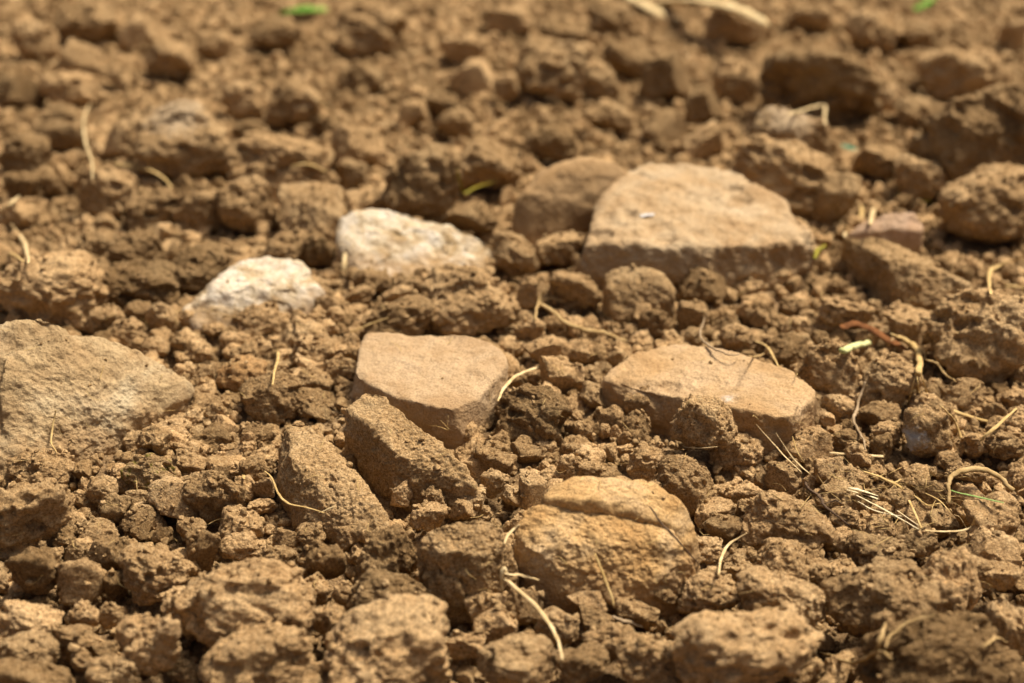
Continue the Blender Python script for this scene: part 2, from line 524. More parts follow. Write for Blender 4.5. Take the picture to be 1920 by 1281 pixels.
add_solid('pink_pebble_stone', 'small pale pink stone at right, behind a long clod ridge', 'stone',
    [[(1592, 440, 12), (1622, 418, 18), (1662, 402, 22), (1712, 399, 22), (1732, 414, 18), (1728, 436, 12), (1650, 436, 13), (1690, 428, 15), (1600, 462, 0), (1720, 462, 0)]],
    M_PINK, 6, 22, 81, SMOOTH, 'the small pink stone')

# ------------------------------------------------------------------ individually shaped clods
CL = [('fbm', 28, 0.0036), ('lump', 55, 0.0016), ('pit', 45, 0.0018), ('fbm', 100, 0.0014), ('fbm', 260, 0.0014), ('fine', 700, 0.0009)]
add_solid('soil_clod', 'long dusty wedge of clay leaning against the pinkish square stone', 'clod',
    [[(650, 772, 26), (656, 756, 29), (690, 734, 32), (716, 738, 32), (752, 770, 29), (792, 806, 25), (842, 850, 19), (880, 890, 11), (891, 912, 9),
      (690, 800, 26), (745, 850, 20), (650, 830, 9), (800, 890, 12), (662, 856, 0), (690, 885, 0), (722, 906, 0), (800, 934, 0), (872, 930, 0)]],
    SOIL_FIRM, 7, 36, 91, CL, 'the long dusty wedge')
add_solid('soil_clod', 'elongated humped clod sloping down left of the long dusty wedge', 'clod',
    [[(529, 808, 20), (546, 790, 25), (576, 787, 25), (592, 802, 24), (626, 850, 20), (642, 882, 18), (694, 932, 12), (722, 966, 4),
      (550, 870, 19), (610, 930, 12), (527, 865, 10), (530, 925, 0), (560, 965, 0), (640, 996, 0), (726, 1000, 0)]],
    SOIL_FIRM, 7, 36, 93, CL, 'the elongated humped clod')
add_solid('soil_clod', 'broad brown clod with smooth lower face touching the layered ochre stone', 'clod',
    [[(780, 1045, 14), (800, 1003, 24), (850, 979, 29), (902, 977, 29), (942, 990, 26), (957, 1030, 18), (962, 1070, 8),
      (830, 1040, 22), (900, 1040, 22), (800, 1085, 2), (830, 1105, 0), (882, 1118, 0), (945, 1105, 0)]],
    SOIL_FIRM, 7, 28, 95, CL, 'the broad brown clod')
add_solid('soil_clod', 'long pale diagonal ridge of clay at right, below the small pink stone', 'clod',
    [[(1584, 446, 18), (1640, 446, 22), (1702, 478, 22), (1732, 500, 20), (1800, 520, 16), (1818, 545, 8), (1660, 490, 20),
      (1600, 480, 4), (1640, 535, 0), (1700, 570, 0), (1745, 572, 0), (1800, 566, 0)]],
    SOIL_FIRM, 7, 30, 97, CL, 'the diagonal clay ridge')
add_solid('soil_clod', 'blocky clod with a flat vertical front face, before the big buff stone', 'clod',
    [[(1136, 520, 20), (1160, 503, 25), (1195, 499, 26), (1230, 507, 25), (1262, 545, 17), (1140, 560, 8), (1150, 597, 0), (1205, 602, 0), (1240, 585, 0), (1258, 570, 2)]],
    SOIL_FIRM, 6, 24, 98, [('fbm', 40, 0.003), ('lump', 110, 0.0015), ('fbm', 260, 0.0010), ('fine', 700, 0.0005)], 'the flat-faced block')
add_solid('soil_clod', 'smooth-faced square clod beside a dark crack, behind the domed white stone', 'clod',
    [[(527, 352, 24), (575, 345, 27), (640, 352, 27), (644, 400, 14), (525, 385, 16), (590, 384, 20), (528, 440, 0), (600, 452, 0), (640, 440, 0)]],
    SOIL, 6, 30, 99, [('fbm', 30, 0.004), ('fbm', 90, 0.0015), ('fbm', 260, 0.0010), ('fine', 700, 0.0005)], 'the smooth square clod')

add_solid('soil_clod', 'angular clod with a pale top carrying the folded straw', 'clod',
    [[(1413, 232, 34), (1438, 203, 44), (1478, 205, 42), (1545, 226, 38), (1553, 252, 28), (1412, 252, 28), (1470, 245, 34), (1410, 290, 2), (1470, 296, 0), (1550, 290, 0)]],
    SOIL, 6, 30, 111, CL, 'the angular pale-topped clod')
add_solid('soil_clod', 'huge dark pitted clod at the right edge, upper part', 'clod',
    [[(1702, 290, 12), (1722, 245, 34), (1790, 185, 62), (1850, 166, 68), (1960, 160, 68), (1980, 250, 40), (1800, 250, 44), (1704, 312, 0), (1765, 328, 0), (1850, 322, 0), (1970, 305, 0)]],
    SOIL, 7, 24, 113, [('fbm', 24, 0.008), ('lump', 40, 0.006), ('pit', 45, 0.007), ('fbm', 90, 0.003), ('fine', 400, 0.0012)], 'the dark right-edge clod')

# ------------------------------------------------------------------ clod prototypes (unit box -1..1)
def clod_shape(sub, seed, kind):
    rng = np.random.default_rng(seed)
    dirs, F = ico(sub)
    n = {'r': 16, 'a': 13, 'f': 10}[kind]
    pl = []
    for k in range(n):
        d = rng.normal(size=3); d /= np.linalg.norm(d)
        pl.append((d, rng.uniform(0.72, 1.05)))
    for d in ((0, 0, 1), (0, 0, -1), (1, 0, 0), (-1, 0, 0), (0, 1, 0), (0, -1, 0)):
        d = np.array(d) + rng.normal(size=3) * 0.2
        pl.append((d / np.linalg.norm(d), rng.uniform(0.9, 1.1)))
    r = radial(dirs, np.zeros(3), pl, {'r': 7, 'a': 13, 'f': 14}[kind])
    V = dirs * r[:, None]
    off = rng.uniform(-50, 50, 3)
    k = {'r': 1.0, 'a': 0.7, 'f': 0.7}[kind]
    steps = [('fbm', 1.3, 0.22 * k), ('lump', 2.2, 0.17 * k), ('pit', 2.4, 0.14 * k), ('lump', 5.0, 0.055 * k), ('fbm', 6, 0.045), ('lump', 12, 0.030), ('fbm', 22, 0.030), ('lump', 30, 0.012)]
    if sub >= 6: steps.append(('fbm', 50, 0.016))
    for (t, fr, am) in steps:
        nrm = vnormals(V, F)
        P = V * fr + off
        sd = int(rng.integers(1, 9999))
        if t == 'fbm': d = fbm(P, 3, sd)
        elif t == 'lump':
            w = P + 0.4 * np.stack([vnoise(P * 1.6, sd + 1), vnoise(P * 1.6, sd + 2), vnoise(P * 1.6, sd + 3)], 1)
            d = 0.5 - worley(w, sd)[0]
        else: d = -np.clip(fbm(P, 2, sd) - 0.15, 0, 0.35) * 3
        V = V + nrm * (d * am)[:, None]
    if kind != 'r':                         # broken-off flat faces
        for q in range(3 if kind == 'a' else 2):
            d = rng.normal(size=3); d[2] = abs(d[2]) * 0.6; d /= np.linalg.norm(d)
            h = V @ d
            lim = np.percentile(h, rng.uniform(72, 86))
            rough = 0.02 * fbm(V * 5 + off, 3, int(rng.integers(1, 999))) + 0.012 * fbm(V * 18 + off, 3, 5)
            over = np.clip(h - lim - rough, 0, None)
            V = V - d * (over * 0.9)[:, None]
    mn, mx = V.min(0), V.max(0)
    V = (V - (mn + mx) / 2) / ((mx - mn) / 2)
    return V, F

BIG = []
for k in range(12):
    V, F = clod_shape(6, 500 + k, 'r')
    BIG.append(mesh_from('clod_shape', V, F, SOIL))
MED = []
for k in range(22):
    V, F = clod_shape(5, 700 + k, 'rafrar'[k % 6])
    MED.append(mesh_from('clod_shape', V, F, SOIL))

# clods seen in the photo: tile origin (ou, ov), zoom, entries (cx, cy, w, h[, label])
T = []
def tile(ou, ov, z, rows):
    for r in rows:
        lab = r[4] if len(r) > 4 else None
        T.append((ou + r[0] / z, ov + r[1] / z, r[2] / z, r[3] / z, lab))

tile(0, 0, 2.98, [
 (1050, 800, 600, 380, 'big overhanging clod with a pale cap, upper left, dark hollow beneath it'),
 (1640, 600, 300, 280, 'rounded clod perched above a dark hollow, right of the pale-capped clod'),
 (1370, 570, 220, 220, 'pointed pale clod between the pale-capped clod and the one over the hollow'), (1400, 735, 190, 130),
 (610, 1070, 330, 280, 'chunky clod beside the bent yellow straw at upper left'), (150, 860, 280, 220), (480, 130, 330, 200), (450, 330, 240, 200), (960, 330, 280, 220),
 (650, 430, 180, 130), (120, 510, 250, 150), (390, 500, 280, 200), (370, 720, 320, 240), (700, 770, 240, 260), (1540, 200, 280, 200),
 (1560, 960, 560, 160, 'flat cracked crust of clay lying above the smooth square clod'), (850, 1160, 290, 200), (1100, 1170, 260, 230), (1370, 1160, 320, 300),
 (130, 1040, 190, 160), (270, 1010, 140, 140), (100, 1200, 220, 160), (1500, 840, 260, 90), (1830, 710, 180, 110), (200, 240, 250, 230), (1200, 250, 200, 150), (800, 180, 240, 140)])
tile(640, 0, 2.98, [
 (160, 180, 390, 280, 'dark rounded clod at the top edge, left of centre'), (1180, 400, 420, 330, 'large smooth rounded clod in the upper middle distance'),
 (740, 420, 270, 170), (110, 440, 240, 180), (690, 280, 250, 130), (570, 600, 190, 150), (460, 1040, 430, 420, 'dark pitted clod standing behind the long cream-white stone'),
 (820, 930, 370, 270, 'smooth pale clod between the dark pitted clod and the leaning brown stone'), (60, 980, 170, 190), (150, 1110, 230, 120), (720, 1225, 270, 140), (100, 820, 270, 250),
 (1810, 440, 270, 280), (1180, 800, 290, 140), (1240, 210, 260, 120), (1600, 350, 260, 200), (640, 690, 210, 110), (1480, 660, 250, 130), (1800, 700, 240, 120), (1430, 440, 270, 120), (920, 490, 140, 150),
 (400, 640, 200, 130), (1500, 110, 260, 150), (950, 130, 250, 160)])
tile(1280, 0, 2.98, [
 (760, 480, 640, 380, 'big smooth dark clod in the upper right, behind the folded straw'),
 (560, 980, 560, 260, 'broad dark clod below the angular one, behind the big buff stone'),
 (1060, 190, 300, 220), (1550, 390, 430, 220), (860, 1120, 250, 320, 'upright knob-shaped clod right of the big buff stone'),
 (1700, 1160, 500, 420, 'big crumbly clod at the right edge beside the small pink stone'),
 (320, 470, 270, 250), (1330, 1000, 310, 140), (1090, 890, 260, 200), (270, 140, 330, 280), (110, 600, 200, 200), (100, 800, 210, 200), (1850, 200, 160, 250), (1310, 200, 210, 160), (1150, 560, 140, 240), (700, 110, 240, 160), (1300, 640, 220, 160)])
tile(0, 430, 2.98, [
 (290, 330, 600, 420, 'big rounded pitted clod at the left edge behind the grey-brown boulder'), (790, 310, 440, 240, 'wedge-shaped clod left of the domed white stone'), (1120, 225, 320, 160), (760, 125, 290, 200), (530, 95, 200, 160), (1000, 130, 120, 120),
 (590, 505, 210, 160), (770, 480, 150, 150), (905, 500, 180, 190), (700, 580, 190, 150), (870, 665, 160, 120), (450, 525, 160, 100), (1470, 515, 290, 120), (1710, 595, 250, 160), (1780, 695, 270, 180),
 (1350, 835, 270, 220, 'rounded orange-tinted clod between the boulder and the straw-topped clod'), (1150, 820, 140, 180), (1510, 960, 330, 300, 'rough dark clod with a short straw growing out of its top'), (920, 985, 230, 140), (1760, 865, 190, 110), (1755, 1000, 260, 190), (1870, 800, 130, 190),
 (960, 1150, 260, 150), (770, 1190, 160, 130), (1180, 1190, 230, 140), (1420, 1160, 190, 120), (1150, 1015, 240, 120), (1150, 925, 150, 110), (1270, 970, 140, 100), (1060, 1245, 210, 90), (640, 1150, 170, 90),
 (1370, 705, 160, 90), (1110, 685, 150, 100), (1310, 625, 170, 100), (1460, 675, 120, 90), (1000, 655, 120, 120), (1740, 770, 160, 100), (1830, 430, 160, 150), (1620, 115, 290, 150), (1780, 130, 180, 200)])
tile(640, 430, 2.98, [
 (720, 405, 510, 300, 'broad shaded clod in front of the long cream-white stone'), (380, 330, 170, 150), (320, 515, 370, 190, 'crumbly clod directly behind the pinkish square stone'), (1310, 345, 300, 250, 'lumpy clod left of the flat-faced block'), (970, 155, 250, 250), (1210, 115, 270, 190),
 (1080, 370, 170, 290), (1240, 815, 220, 240, 'small cube-like clod standing between the pinkish stone and the orange slab'), (1070, 1055, 410, 330, 'long lumpy clod lying right of the pinkish square stone'), (1140, 685, 230, 160), (1340, 685, 190, 140), (1430, 955, 190, 160), (1490, 1085, 170, 160), (1660, 985, 190, 210), (1640, 1115, 170, 170),
 (170, 295, 210, 130), (100, 375, 160, 120), (310, 375, 170, 120), (660, 545, 220, 120), (1390, 825, 130, 120), (1160, 1175, 150, 110), (1330, 1145, 130, 130), (1240, 1115, 120, 70), (840, 1045, 140, 180), (960, 870, 130, 170),
 (40, 800, 140, 240), (1050, 565, 170, 140), (1760, 525, 190, 180), (1310, 1235, 130, 90), (1050, 1245, 180, 90), (850, 1245, 190, 100)])
tile(1280, 430, 2.98, [
 (120, 315, 260, 210), (370, 340, 170, 120), (510, 275, 190, 120), (50, 490, 160, 160), (310, 605, 200, 160), (580, 675, 230, 160), (800, 795, 330, 340, 'knobbly round clod at the right tip of the orange slab'),
 (1150, 865, 340, 300, 'clod with a raised curved rim right of the knobbly round clod'), (1660, 610, 570, 500, 'huge pitted clod overhanging a dark gap at the right edge'), (1290, 545, 260, 180), (120, 1065, 340, 280, 'dark rough clod sitting against the front of the orange slab'),
 (295, 1225, 310, 220, 'crumbly clod in front of the orange slab, nearest the camera'), (700, 1200, 260, 180), (1355, 1130, 280, 270, 'rounded clod marked with a white crust spot, at right'), (1140, 1140, 160, 140), (1100, 1040, 200, 130), (860, 1010, 170, 150), (730, 1050, 130, 130),
 (1570, 930, 240, 160), (950, 940, 140, 110), (920, 1190, 190, 90), (900, 475, 290, 120), (620, 435, 160, 80), (420, 485, 140, 90), (640, 545, 160, 130), (1480, 415, 160, 110), (1790, 1200, 210, 130), (1880, 1040, 110, 200)])
tile(0, 850, 2.972, [
 (170, 330, 460, 440, 'large rounded clod at the left edge below the boulder'), (230, 120, 340, 210, 'slab-like clod resting against the foot of the boulder'), (570, 215, 170, 170),
 (860, 115, 300, 250, 'moss-flecked crumbly clod in front of the boulder'), (1065, 60, 190, 120), (980, 265, 280, 230, 'smooth dark-faced clod in front of the moss-flecked one'), (1200, 235, 330, 290, 'blocky clod beside the curled pale husk'),
 (650, 325, 170, 170), (770, 365, 190, 120), (780, 265, 130, 120), (350, 465, 200, 140), (420, 550, 120, 130), (550, 455, 210, 120), (600, 565, 240, 190), (210, 645, 280, 270, 'round ball-like clod at the left edge, lower part'),
 (450, 705, 260, 260), (870, 665, 410, 290, 'angular dark-fronted clod behind the biggest lumpy foreground clod'), (1130, 525, 210, 240), (630, 725, 130, 190), (1370, 855, 740, 480, 'biggest lumpy clod in the left foreground'),
 (850, 1055, 350, 430, 'tall clod left of the biggest lumpy foreground clod'), (170, 955, 330, 190), (470, 905, 180, 150), (430, 1045, 230, 160), (160, 1125, 310, 170), (620, 905, 140, 160), (460, 1155, 140, 120), (590, 1100, 130, 100),
 (1450, 1180, 580, 330, 'foreground clod cut by the bottom edge, below the biggest lumpy one'), (620, 1235, 290, 160), (200, 1275, 430, 140), (1800, 605, 240, 240), (1850, 955, 210, 210), (1740, 765, 210, 170), (1340, 405, 230, 140), (1550, 585, 210, 140),
 (1340, 525, 230, 120), (780, 435, 100, 90), (1070, 425, 150, 140), (1730, 455, 160, 110), (1480, 185, 130, 130), (1600, 470, 150, 100), (1000, 850, 180, 160), (1050, 950, 160, 200)])
tile(640, 850, 2.972, [
 (330, 235, 130, 150), (700, 245, 190, 130, 'smooth rounded pebble-like clod below the tip of the long dusty wedge'), (520, 255, 130, 140), (480, 355, 190, 170), (680, 315, 150, 100),
 (250, 605, 350, 350, 'lumpy clod left of the broad brown clod'), (590, 750, 260, 330, 'tall blurred clod standing before the broad brown clod'), (300, 865, 530, 290, 'wide crumbly clod in the foreground left of the long pale straw'),
 (230, 1150, 720, 420, 'massive low clod at the bottom edge left of centre'), (990, 1180, 430, 270, 'rounded clod at the bottom edge beside the tip of the long pale straw'), (1020, 845, 230, 200), (1370, 825, 240, 180), (1200, 965, 240, 210), (1420, 945, 210, 140), (1650, 885, 230, 140), (1770, 795, 170, 150),
 (850, 965, 240, 210), (800, 855, 260, 140), (1350, 1155, 290, 190), (1500, 1050, 310, 160), (1700, 1150, 320, 260), (1270, 75, 140, 150), (1390, 95, 160, 120), (1690, 55, 200, 180), (850, 45, 230, 110), (1070, 205, 160, 180), (860, 165, 150, 140), (950, 245, 110, 110), (60, 445, 180, 130), (40, 800, 160, 160), (80, 960, 200, 160), (700, 1060, 200, 120)])
tile(1280, 850, 2.972, [
 (10, 185, 310, 310, 'smooth rounded clod touching the right shoulder of the layered ochre stone'), (300, 225, 220, 150), (170, 335, 210, 160), (570, 415, 440, 330, 'large rounded clod right of the layered ochre stone'), (620, 645, 410, 290, 'pale-topped clod just in front of the large rounded clod'),
 (540, 835, 510, 290, 'smooth sloping clod behind the huge bottom-edge clod'), (380, 1115, 800, 420, 'huge smooth-topped clod at the bottom edge right of centre'), (1100, 855, 570, 370, 'deeply pitted clod above the looping brown root'), (1100, 565, 340, 250, 'pale crumbly clod behind the deeply pitted one'),
 (1480, 765, 390, 490, 'steep pointed clod at the lower right'), (1460, 1160, 820, 330, 'broad clod at the bottom right corner below the looping root'), (1810, 1000, 260, 420, 'dark clod at the right edge near the bottom corner'), (860, 255, 250, 160), (820, 110, 160, 160), (960, 150, 160, 130), (900, 365, 170, 140), (1100, 420, 190, 130),
 (1320, 495, 230, 170), (1720, 375, 280, 240), (1740, 525, 270, 160), (1370, 205, 210, 160), (1430, 365, 210, 160), (230, 435, 210, 110), (130, 535, 190, 120), (320, 665, 180, 140), (150, 785, 330, 230), (340, 605, 210, 140), (880, 665, 180, 130), (900, 505, 140, 170),
 (360, 335, 130, 150), (440, 155, 120, 140), (560, 155, 190, 200), (1620, 655, 260, 190), (1760, 685, 210, 160), (1560, 120, 200, 140), (1860, 150, 120, 150)])

CLODS = []
def place_clod(u, v, w, h, k):
    zc = 0.0
    up = 0.016 if abs(u - 1320) < 3 and abs(v - 787) < 3 else 0.0        # one clod sits up against the slab's front
    for it in range(4):
        p = unproject(u, v, zc)
        d = float(np.linalg.norm(p - C0))
        th = math.asin((CAM_H - zc) / d)
        depth = float((p - C0) @ np.array([0, CP, -SP]))
        a = w / 2 * depth / FPX
        H = h / 2 * depth / FPX
        b = min(0.80 * a, 0.75 * H / math.sin(th))
        c = math.sqrt(max((H * H - (b * math.sin(th)) ** 2), 0)) / math.cos(th)
        c = min(max(c, 0.70 * a), 1.15 * a)
        b = max(b, 0.6 * a)
        zc = 0.72 * c - float(np.interp(p[1], GY, GD)) * (0.55 if 600 < v < 850 else 0.38) + up
    r = random.Random(k * 7 + 3)
    big = w > 95
    me = (BIG if big else MED)[(k * 5 + r.randrange(3)) % (12 if big else 22)]
    o = link('soil_clod', me)
    o.location = p
    o.rotation_euler = (r.choice((0, math.pi)) + r.uniform(-.15, .15), r.uniform(-.2, .2), r.choice((0, math.pi)) + r.uniform(-.35, .35))
    o.scale = (a * 1.10, b * 1.08, c * 1.10)
    o['category'] = 'clod'
    FOOT.append((p[0], p[1], a, b))
    return o

for k, (u, v, w, h, lab) in enumerate(T):
    o = place_clod(u, v, w, h, k)
    CLODS.append((o, u, v, w, h, lab))
    if lab: o['label'] = lab
    for key, m_ in (('moss-flecked crumbly', SOIL_MOSS), ('orange-tinted', SOIL_ORANGE)):
        if lab and key in lab:
            o.material_slots[0].link = 'OBJECT'; o.material_slots[0].material = m_

# pale crusts that sit on three of the clods
bpy.context.view_layer.update()
def crust(key, u, v, r, col, name):
    ob = next(o for o in COL.objects if key in o.get('label', ''))
    me = ob.data
    a = np.empty(len(me.vertices) * 3, dtype=np.float32); me.vertices.foreach_get('co', a)
    M = np.array(ob.matrix_world)
    W = a.reshape(-1, 3).astype(float) @ M[:3, :3].T + M[:3, 3]
    q = W - C0; z = q @ np.array([0, CP, -SP])
    du = q[:, 0] / z * FPX + PW / 2 - u; dv = -(q @ np.array([0, SP, CP])) / z * FPX + PH / 2 - v
    near = np.hypot(du, dv)
    ok = near < near.min() + 8
    P = W[ok][np.argmin(z[ok])]
    m_ = soil_material(name, *SC, 0.1, 0.8, [(P, r, col)])
    ob.material_slots[0].link = 'OBJECT'; ob.material_slots[0].material = m_
crust('white crust spot', 1701, 824, 0.006, (0.60, 0.57, 0.52), 'crusted_soil')
crust('pale cap, upper left', 325, 213, 0.026, (0.47, 0.345, 0.205), 'pale_capped_soil')
crust('angular clod with a pale top', 1475, 215, 0.022, (0.47, 0.345, 0.205), 'pale_topped_soil')

# ------------------------------------------------------------------ labels for the other clods: look + where, counted from the left
for (o, u, v, w, h, lab) in CLODS:
    if lab is None: continue
    short = {'big overhanging clod with a pale cap, upper left, dark hollow beneath it': 'the pale-capped clod',
             'large smooth rounded clod in the upper middle distance': 'the large smooth far clod',
             'dark pitted clod standing behind the long cream-white stone': 'the dark pitted clod',
             'big smooth dark clod in the upper right, behind the folded straw': 'the big smooth dark clod',
             'huge pitted clod overhanging a dark gap at the right edge': 'the huge overhanging clod',
             'biggest lumpy clod in the left foreground': 'the biggest foreground clod',
             'large rounded clod right of the layered ochre stone': 'the large rounded clod',
             'huge smooth-topped clod at the bottom edge right of centre': 'the huge bottom-edge clod',
             'deeply pitted clod above the looping brown root': 'the deeply pitted clod',
             'large rounded clod at the left edge below the boulder': 'the large left-edge clod',
             'broad shaded clod in front of the long cream-white stone': 'the broad shaded clod',
             'big rounded pitted clod at the left edge behind the grey-brown boulder': 'the pitted left-edge clod',
             'dark rounded clod at the top edge, left of centre': 'the dark top-edge clod'}.get(lab)
    if short: LAND.append((short, u - w / 2, v - h / 2, u + w / 2, v + h / 2))

NUM = ['', 'one', 'two', 'three', 'four', 'five', 'six', 'seven', 'eight', 'nine', 'ten', 'eleven', 'twelve', 'thirteen', 'fourteen', 'fifteen']
ORD = ['', 'first', 'second', 'third', 'fourth', 'fifth', 'sixth', 'seventh', 'eighth', 'ninth', 'tenth', 'eleventh', 'twelfth', 'thirteenth', 'fourteenth']
buckets = {}
for (o, u, v, w, h, lab) in CLODS:
    if lab: continue
    best = None
    for (ph, u0, v0, u1, v1) in LAND:
        du = max(u0 - u, 0, u - u1); dv = max(v0 - v, 0, v - v1)
        dd = math.hypot(du, dv * 1.4)
        if best is None or dd < best[0]:
            if du > dv: rel = 'left of' if u < u0 else 'right of'
            elif dv > 0 or True: rel = 'behind' if v < (v0 + v1) / 2 else 'in front of'
            best = (dd, rel, ph)
    size = 'medium' if w > 78 else 'small'
    asp = w / h
    shape = 'flattish' if asp > 1.75 else ('upright' if asp < 0.92 else ('blocky' if asp < 1.18 else 'rounded'))
    buckets.setdefault((size, shape, best[1], best[2]), []).append((u, o))
for (size, shape, rel, ph), lst in buckets.items():
    lst.sort(key=lambda t: t[0])
    n = len(lst)
    for i, (u, o) in enumerate(lst):
        lab = f'{size} {shape} clod {rel} {ph}'
        if n == 2: lab += ', ' + ('the left of two' if i == 0 else 'the right of two')
        elif n > 2:
            if i == 0: lab += f', leftmost of {NUM[n]}'
            elif i == n - 1: lab += f', rightmost of {NUM[n]}'
            else: lab += f', {ORD[i + 1]} from left of {NUM[n]}'
        o['label'] = lab
for (o, *_r) in CLODS: o['group'] = 'loose clods of dry soil'
for ob in COL.objects:
    if ob.name.startswith('soil_clod'): ob['group'] = 'loose clods of dry soil'

# ------------------------------------------------------------------ loose crumbs: too many to count, one object per size, instanced on points
def crumb_protos(n, sub, seed, mat):
    coll = bpy.data.collections.new('crumb_shapes')
    for k in range(n):
        V, F = clod_shape(sub, seed + k, 'rra'[k % 3])
        ob = bpy.data.objects.new('crumb_shape', mesh_from('crumb_shape', V, F, mat))
        coll.objects.link(ob)
    return coll

def scatter(name, label, coll, pts, rot, scl, idx):
    me = bpy.data.meshes.new(name)
    n = len(pts)
    me.vertices.add(n); me.vertices.foreach_set('co', pts.astype(np.float32).ravel())
    for nm, typ, arr, key in (('rot', 'FLOAT_VECTOR', rot, 'vector'), ('scl', 'FLOAT_VECTOR', scl, 'vector'), ('idx', 'INT', idx, 'value')):
        at = me.attributes.new(nm, typ, 'POINT')
        at.data.foreach_set(key, arr.astype(np.int32 if typ == 'INT' else np.float32).ravel())
    me.materials.append(SOIL)
    o = link(name, me)
    tag(o, label, 'soil', kind='stuff')
    ng = bpy.data.node_groups.new(name, 'GeometryNodeTree')
    ng.interface.new_socket('Geometry', in_out='INPUT', socket_type='NodeSocketGeometry')
    ng.interface.new_socket('Geometry', in_out='OUTPUT', socket_type='NodeSocketGeometry')
    gi, go = ng.nodes.new('NodeGroupInput'), ng.nodes.new('NodeGroupOutput')
    ci = ng.nodes.new('GeometryNodeCollectionInfo')
    ci.inputs['Collection'].default_value = coll
    ci.inputs['Separate Children'].default_value = True
    ci.inputs['Reset Children'].default_value = True
    iop = ng.nodes.new('GeometryNodeInstanceOnPoints')
    iop.inputs['Pick Instance'].default_value = True
    def attr(nm, typ):
        a = ng.nodes.new('GeometryNodeInputNamedAttribute'); a.data_type = typ
        a.inputs['Name'].default_value = nm
        return a.outputs['Attribute']
    e2r = ng.nodes.new('FunctionNodeEulerToRotation')
    ng.links.new(attr('rot', 'FLOAT_VECTOR'), e2r.inputs[0])
    L = ng.links.new
    L(gi.outputs[0], iop.inputs['Points']); L(ci.outputs[0], iop.inputs['Instance'])
    L(attr('idx', 'INT'), iop.inputs['Instance Index']); L(e2r.outputs[0], iop.inputs['Rotation']); L(attr('scl', 'FLOAT_VECTOR'), iop.inputs['Scale'])
    L(iop.outputs[0], go.inputs[0])
    md = o.modifiers.new('scatter', 'NODES'); md.node_group = ng
    return o

FT = np.array(FOOT)
def keep_clear(x, y, k):
    ok = np.ones(len(x), bool)
    for (cx, cy, a, b) in FT:
        ok &= ((x - cx) / (a * k)) ** 2 + ((y - cy) / (b * k)) ** 2 > 1
    return ok

def jitter(x0, x1, y0, y1, step):
    xs, ys = np.meshgrid(np.arange(x0, x1, step), np.arange(y0, y1, step))
    x = xs.ravel() + RNG.uniform(-.5, .5, xs.size) * step
    y = ys.ravel() + RNG.uniform(-.5, .5, xs.size) * step
    return x, y

def in_view(x, y, m=1.0):
    return (np.abs(x) < (0.06 + 0.42 * y) * m + 0.03) & (y > 0.36) & (y < 1.85)

CRUMB_TOPS = []
def crumb_set(name, label, coll, n_p, x, y, rmin, rmax, power, lift, extra=None):
    r = rmin + (rmax - rmin) * RNG.random(len(x)) ** power
    z = ground_z(x, y) + lift * r * RNG.uniform(0.3, 1.5, len(x))
    if extra is not None:                    # grains lying on stones and clods
        x, y, z = np.concatenate([x, extra[:, 0]]), np.concatenate([y, extra[:, 1]]), np.concatenate([z, extra[:, 2]])
        r = np.concatenate([r, extra[:, 3]])
    n = len(x)
    scl = r[:, None] * RNG.uniform(0.72, 1.18, (n, 3)); scl[:, 2] *= 0.9
    rot = RNG.uniform(-math.pi, math.pi, (n, 3))
    CRUMB_TOPS.append(np.stack([x, y, z + r * 0.7], 1))
    return scatter(name, label, coll, np.stack([x, y, z], 1), rot, scl, RNG.integers(0, n_p, n))

# grains resting on the upward faces of stones and clods
bpy.context.view_layer.update()
_D = []
for ob in list(COL.objects):
    if ob.type != 'MESH' or ob.get('kind'): continue
    me = ob.data
    co = np.empty(len(me.vertices) * 3, dtype=np.float32); me.vertices.foreach_get('co', co)
    nr = np.empty(len(me.vertices) * 3, dtype=np.float32); me.vertices.foreach_get('normal', nr)
    M = np.array(ob.matrix_world)
    co = co.reshape(-1, 3).astype(float) @ M[:3, :3].T + M[:3, 3]
    nr = nr.reshape(-1, 3).astype(float) @ np.linalg.inv(M[:3, :3]); nr /= np.linalg.norm(nr, axis=1)[:, None] + 1e-12
    clod = ob.name.startswith('soil_clod')
    ok = np.nonzero((nr[:, 2] > (0.35 if clod else 0.6)) & (co[:, 2] > 0))[0]
    if not len(ok): continue
    size = float(np.ptp(co[:, 0]))
    n = int((26 if clod else 10) * (size / 0.03) ** 1.5 * (0.25 if me.materials[0] == SOIL_FIRM else 1))
    pick = RNG.choice(ok, min(n, len(ok)), replace=False)
    # grains gather in patches
    den = vnoise(co[pick] * 90, 77)
    pick = pick[den > (-0.3 if clod else 0.22)]
    r = 0.0004 + 0.0016 * RNG.random(len(pick)) ** 2.5
    if not clod: r *= 0.55
    _D.append(np.column_stack([co[pick] + nr[pick] * (r * 0.3)[:, None], r]))
DUSTING = np.vstack(_D)
small = crumb_protos(10, 4, 900, SOIL_GRAIN)
x, y = jitter(-1.0, 1.0, 0.34, 1.85, 0.0046)
m = in_view(x, y) & keep_clear(x, y, 0.62)
crumb_set('fine_soil_crumbs', 'fine loose soil crumbs filling the gaps between clods', small, 10, x[m], y[m], 0.0008, 0.0034, 1.8, 0.6, DUSTING)
midp = crumb_protos(10, 5, 950, soil_material('soil_lumps', *SC, 0.45, 0.5))
x, y = jitter(-1.0, 1.0, 0.34, 1.85, 0.0078)
m = in_view(x, y) & keep_clear(x, y, 0.86)
crumb_set('soil_crumbs', 'countless small soil lumps scattered among the clods', midp, 10, x[m], y[m], 0.0022, np.interp(y[m], [0.5, 0.8, 1.0, 1.6], [0.0078, 0.0078, 0.0074, 0.0080]), 2.1, 0.75)
x, y = jitter(-2.4, 2.4, -0.5, 4.6, 0.030)
m = ~in_view(x, y, 1.05)
